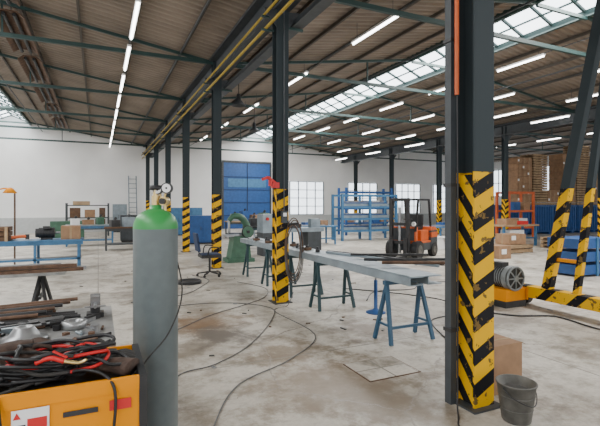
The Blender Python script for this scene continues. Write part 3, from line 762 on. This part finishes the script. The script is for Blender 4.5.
for s_ in (-1, 1):
    b.cyl((.5, s_*.36, .3), (.5, s_*.56, .3), .3, 'dark', 24); b.cyl((.5, s_*.55, .3), (.5, s_*.57, .3), .16, 'galv', 18)
    b.cyl((-.68, s_*.38, .24), (-.68, s_*.55, .24), .24, 'dark', 24); b.cyl((-.68, s_*.54, .24), (-.68, s_*.56, .24), .12, 'galv', 18)
    b.beam((-.55, s_*.45, 1.0), (-.40, s_*.45, 1.95), .06, .06, 'dark'); b.beam((.62, s_*.45, .9), (.42, s_*.45, 1.95), .06, .06, 'dark'); b.beam((-.42, s_*.45, 1.95), (.45, s_*.45, 1.95), .06, .06, 'dark')
    b.bb((.80, s_*.3-.05, .12), (.92, s_*.3+.05, 1.98), 'dsteel'); b.bb((.93, s_*.25-.06, .08), (1.95, s_*.25+.06, .13), 'dsteel'); b.bb((.93, s_*.25-.06, .08), (.98, s_*.25+.06, .7), 'dsteel')
    b.cyl((.66, s_*.42, 1.15), (.72, s_*.42, 1.15), .07, 'white', 14)
    b.cyl((-.98, s_*.4, .85), (-.94, s_*.4, .85), .05, 'red', 10)
for i in range(7): b.bb((-.38+i*.13, -.45, 1.93), (-.33+i*.13, .45, 1.97), 'dark')
for z in (.5, 1.1, 1.9): b.bb((.80, -.36, z), (.90, .36, z+.1), 'dsteel')
b.cyl((.85, 0, .2), (.85, 0, 1.7), .05, 'steel')
b.done(bevel=.012, M=Matrix.Translation((9.1, 11.3, 0)) @ Matrix.Rotation(math.radians(205), 4, 'Z') @ Matrix.Scale(.93, 4))

b = B('blue_storage_rack')
for xx in (10.1, 11.6, 13.1):
    for yy in (17.4, 18.3): b.bb((xx-.05, yy-.05, 0), (xx+.05, yy+.05, 2.15), 'bluel')
for z in (.4, .95, 1.5, 2.05):
    for yy in (17.4, 18.3): b.bb((10.1, yy-.04, z), (13.1, yy+.04, z+.09), 'bluel')
for i, z in enumerate((.5, 1.05, 1.6)):
    for j in range(5): b.bb((10.2+.08*j, 17.5+j*.15, z), (12.9-.15*j, 17.6+j*.15, z+.12+.05*(j % 3)), ['steelb', 'blue', 'steel', 'white', 'blue'][j])
b.done()
b = B('blue_storage_rack')
for xx in (12.2, 15.2):
    for yy in (20.6, 21.4): b.bb((xx-.05, yy-.05, 0), (xx+.05, yy+.05, 2.6), 'blue')
for z in (.6, 1.4, 2.3):
    b.bb((12.2, 20.6, z), (15.2, 21.4, z+.1), 'blue')
for j in range(5): b.bb((12.3+j*.56, 20.7, .7), (12.75+j*.56, 21.3, 1.1), ['card', 'white', 'steel', 'blue', 'card'][j]); b.bb((12.3+j*.56, 20.7, 1.5), (12.75+j*.56, 21.3, 1.9), ['steelb', 'card', 'blue', 'white', 'steel'][j])
b.done()
b = B('orange_rack')
for xx in (17.9, 19.6):
    for yy in (15.0, 15.7): b.bb((xx-.05, yy-.05, 0), (xx+.05, yy+.05, 2.3), 'orange')
for z in (.5, 1.3, 2.2):
    for yy in (15.0, 15.7): b.bb((17.9, yy-.03, z), (19.6, yy+.03, z+.1), 'orange')
for (x, z, k) in ((18.2, .6, 'card'), (18.8, .6, 'white'), (18.3, 1.4, 'blue'), (19.0, 1.4, 'card')): b.bb((x, 15.05, z), (x+.45, 15.65, z+.4), k)
b.done()
for (x, y, k) in ((8.2, 16.5, 'bluel'), (7.2, 19.3, 'steelb'), (13.2, 14.0, 'bluel')):
    b = B('sheet_metal_table')
    b.bb((x-.9, y-.5, .74), (x+.9, y+.5, .79), k)
    for sx in (-.8, .8):
        for sy in (-.4, .4): b.bb((x+sx-.03, y+sy-.03, 0), (x+sx+.03, y+sy+.03, .74), k)
    b.bb((x-.8, y-.42, .25), (x+.8, y-.38, .3), k)
    b.box((x-.2, y, .81), (1.1, .7, .04), 'steel', .1); b.box((x+.4, y, .9), (.4, .3, .22), 'card', .3); b.box((x-.3, y+.1, .88), (.3, .3, .1), 'blue', .2)
    b.done()
b = B('blue_steel_container')
x = 17.9
while x < 31:
    b.bb((x, 16.9, .12), (x+1.9, 18.1, 1.62), 'blue')
    for i in range(9): b.bb((x+.1+i*.2, 16.86, .2), (x+.17+i*.2, 16.9, 1.55), 'blue')
    b.bb((x-.02, 16.84, 1.55), (x+1.92, 18.12, 1.65), 'blue'); b.bb((x+.2, 16.9, 0), (x+.4, 18.1, .12), 'blue'); b.bb((x+1.5, 16.9, 0), (x+1.7, 18.1, .12), 'blue')
    x += 2.0
b.done()
def pallets(b, x, y, z, n, w=1.2, d=.9):
    for i in range(n):
        zz = z+i*.145
        for s_ in (-1, 0, 1): b.bb((x-w/2, y+s_*d*.42-.05, zz+.02), (x+w/2, y+s_*d*.42+.05, zz+.10), 'wood')
        for s_ in (-1, 0, 1): b.bb((x+s_*w*.42-.07, y-d/2, zz), (x+s_*w*.42+.07, y+d/2, zz+.02), 'woodd')
        for j in range(5): b.bb((x-w/2+j*w/5+.02, y-d/2, zz+.10), (x-w/2+(j+1)*w/5-.04, y+d/2, zz+.125), 'wood')
def boxload(b, x, y, z, tiers):
    for t in range(tiers):
        for i in range(3):
            b.bb((x-.58+i*.39, y-.45, z+t*.36), (x-.58+i*.39+.375, y+.45, z+t*.36+.345), 'card')
            b.bb((x-.58+i*.39+.16, y-.453, z+t*.36), (x-.58+i*.39+.21, y+.453, z+t*.36+.347), 'wood')
            if (t+i) % 3 == 0: b.bb((x-.56+i*.39, y-.455, z+t*.36+.1), (x-.56+i*.39+.12, y-.45, z+t*.36+.22), 'wall')
b = B('pallet_stack')
for (x, n) in ((22.9, 20), (26.7, 25), (29.3, 23)): pallets(b, x, 17.5, 1.652, n)
b.done()
b = B('stacked_cardboard_boxes')
for (x, n) in ((21.6, 7), (25.4, 8), (28.0, 8), (30.6, 7), (24.1, 2)):
    pallets(b, x, 17.5, 1.652, 1); boxload(b, x, 17.5, 1.80, n)
b.done()
b = B('pallet_stack'); pallets(b, 13.2, 11.0, 0, 2); pallets(b, 16.2, 11.2, 0, 3); b.done()
for (x, y, w, h_, z) in ((13.2, 11.0, .8, .35, .29), (11.3, 9.9, .5, .4, 0)):
    b = B('cardboard_box')
    b.bb((x-w/2, y-.3, z), (x+w/2, y+.3, z+h_), 'card'); b.bb((x-w/2-.002, y-.03, z), (x+w/2+.002, y+.03, z+h_+.003), 'wood'); b.bb((x-w/2+.1, y-.31, z+.15), (x-w/2+.3, y-.3, z+.3), 'white'); b.done()
b = B('blue_crate')
for z in (.05, .35, .65): b.bb((9.9, 6.4, z), (11.1, 7.2, z+.22), 'blue')
for xx in (9.92, 10.5, 11.08):
    b.bb((xx-.03, 6.37, 0), (xx+.03, 6.4, .9), 'bluel')
b.done()
b = B('plastic_tub')
for (x, y, k) in ((12.0, 12.4, 'white'), (12.7, 12.1, 'blue'), (11.6, 12.9, 'white')):
    b.prism([(x-.22, 0), (x+.22, 0), (x+.3, .42), (x-.3, .42)], y-.22, y+.22, k); b.bb((x-.32, y-.25, .42), (x+.32, y+.25, .46), k)
b.done()
b = B('wooden_workbench')
b.bb((14.3, 12.2, .8), (16.3, 13.0, .86), 'wood')
for xx in (14.4, 16.2):
    for yy in (12.3, 12.9): b.bb((xx-.04, yy-.04, 0), (xx+.04, yy+.04, .8), 'bluel')
b.bb((14.4, 12.3, .3), (16.2, 12.9, .34), 'bluel'); b.bb((14.6, 12.35, .86), (15.2, 12.8, 1.1), 'card'); b.bb((15.4, 12.4, .86), (15.9, 12.8, 1.0), 'red'); b.bb((14.8, 12.35, .34), (15.6, 12.8, .65), 'white')
b.done()

# ------------------------------------------------------------------ light & camera
w = bpy.data.worlds.new('World'); S.world = w; w.use_nodes = True
w.node_tree.nodes['Background'].inputs[0].default_value = (.95, .97, 1, 1)
w.node_tree.nodes['Background'].inputs[1].default_value = 2.3
def area(name, loc, rot, sx, sy, e, col=(1, .98, .95)):
    l = bpy.data.lights.new(name, 'AREA'); l.shape = 'RECTANGLE'; l.size = sx; l.size_y = sy; l.energy = e; l.color = col
    o = bpy.data.objects.new(name, l); o.location = loc; o.rotation_euler = rot; S.collection.objects.link(o)
area('skylight_daylight_1', (-4.5, 11, 6.35), (0, 0, 0), 1.6, 36, 1900)
area('skylight_daylight_2', (10.1, 11, 6.35), (0, 0, 0), 1.6, 36, 2500)

cam = bpy.data.cameras.new('camera'); co = bpy.data.objects.new('camera', cam); S.collection.objects.link(co)
co.location = (0, 0, 1.65); co.rotation_euler = (math.radians(90), 0, -math.atan(.4587))
cam.sensor_width = 36; cam.lens = 26.4; cam.shift_y = -8/600; cam.clip_end = 200
S.camera = co
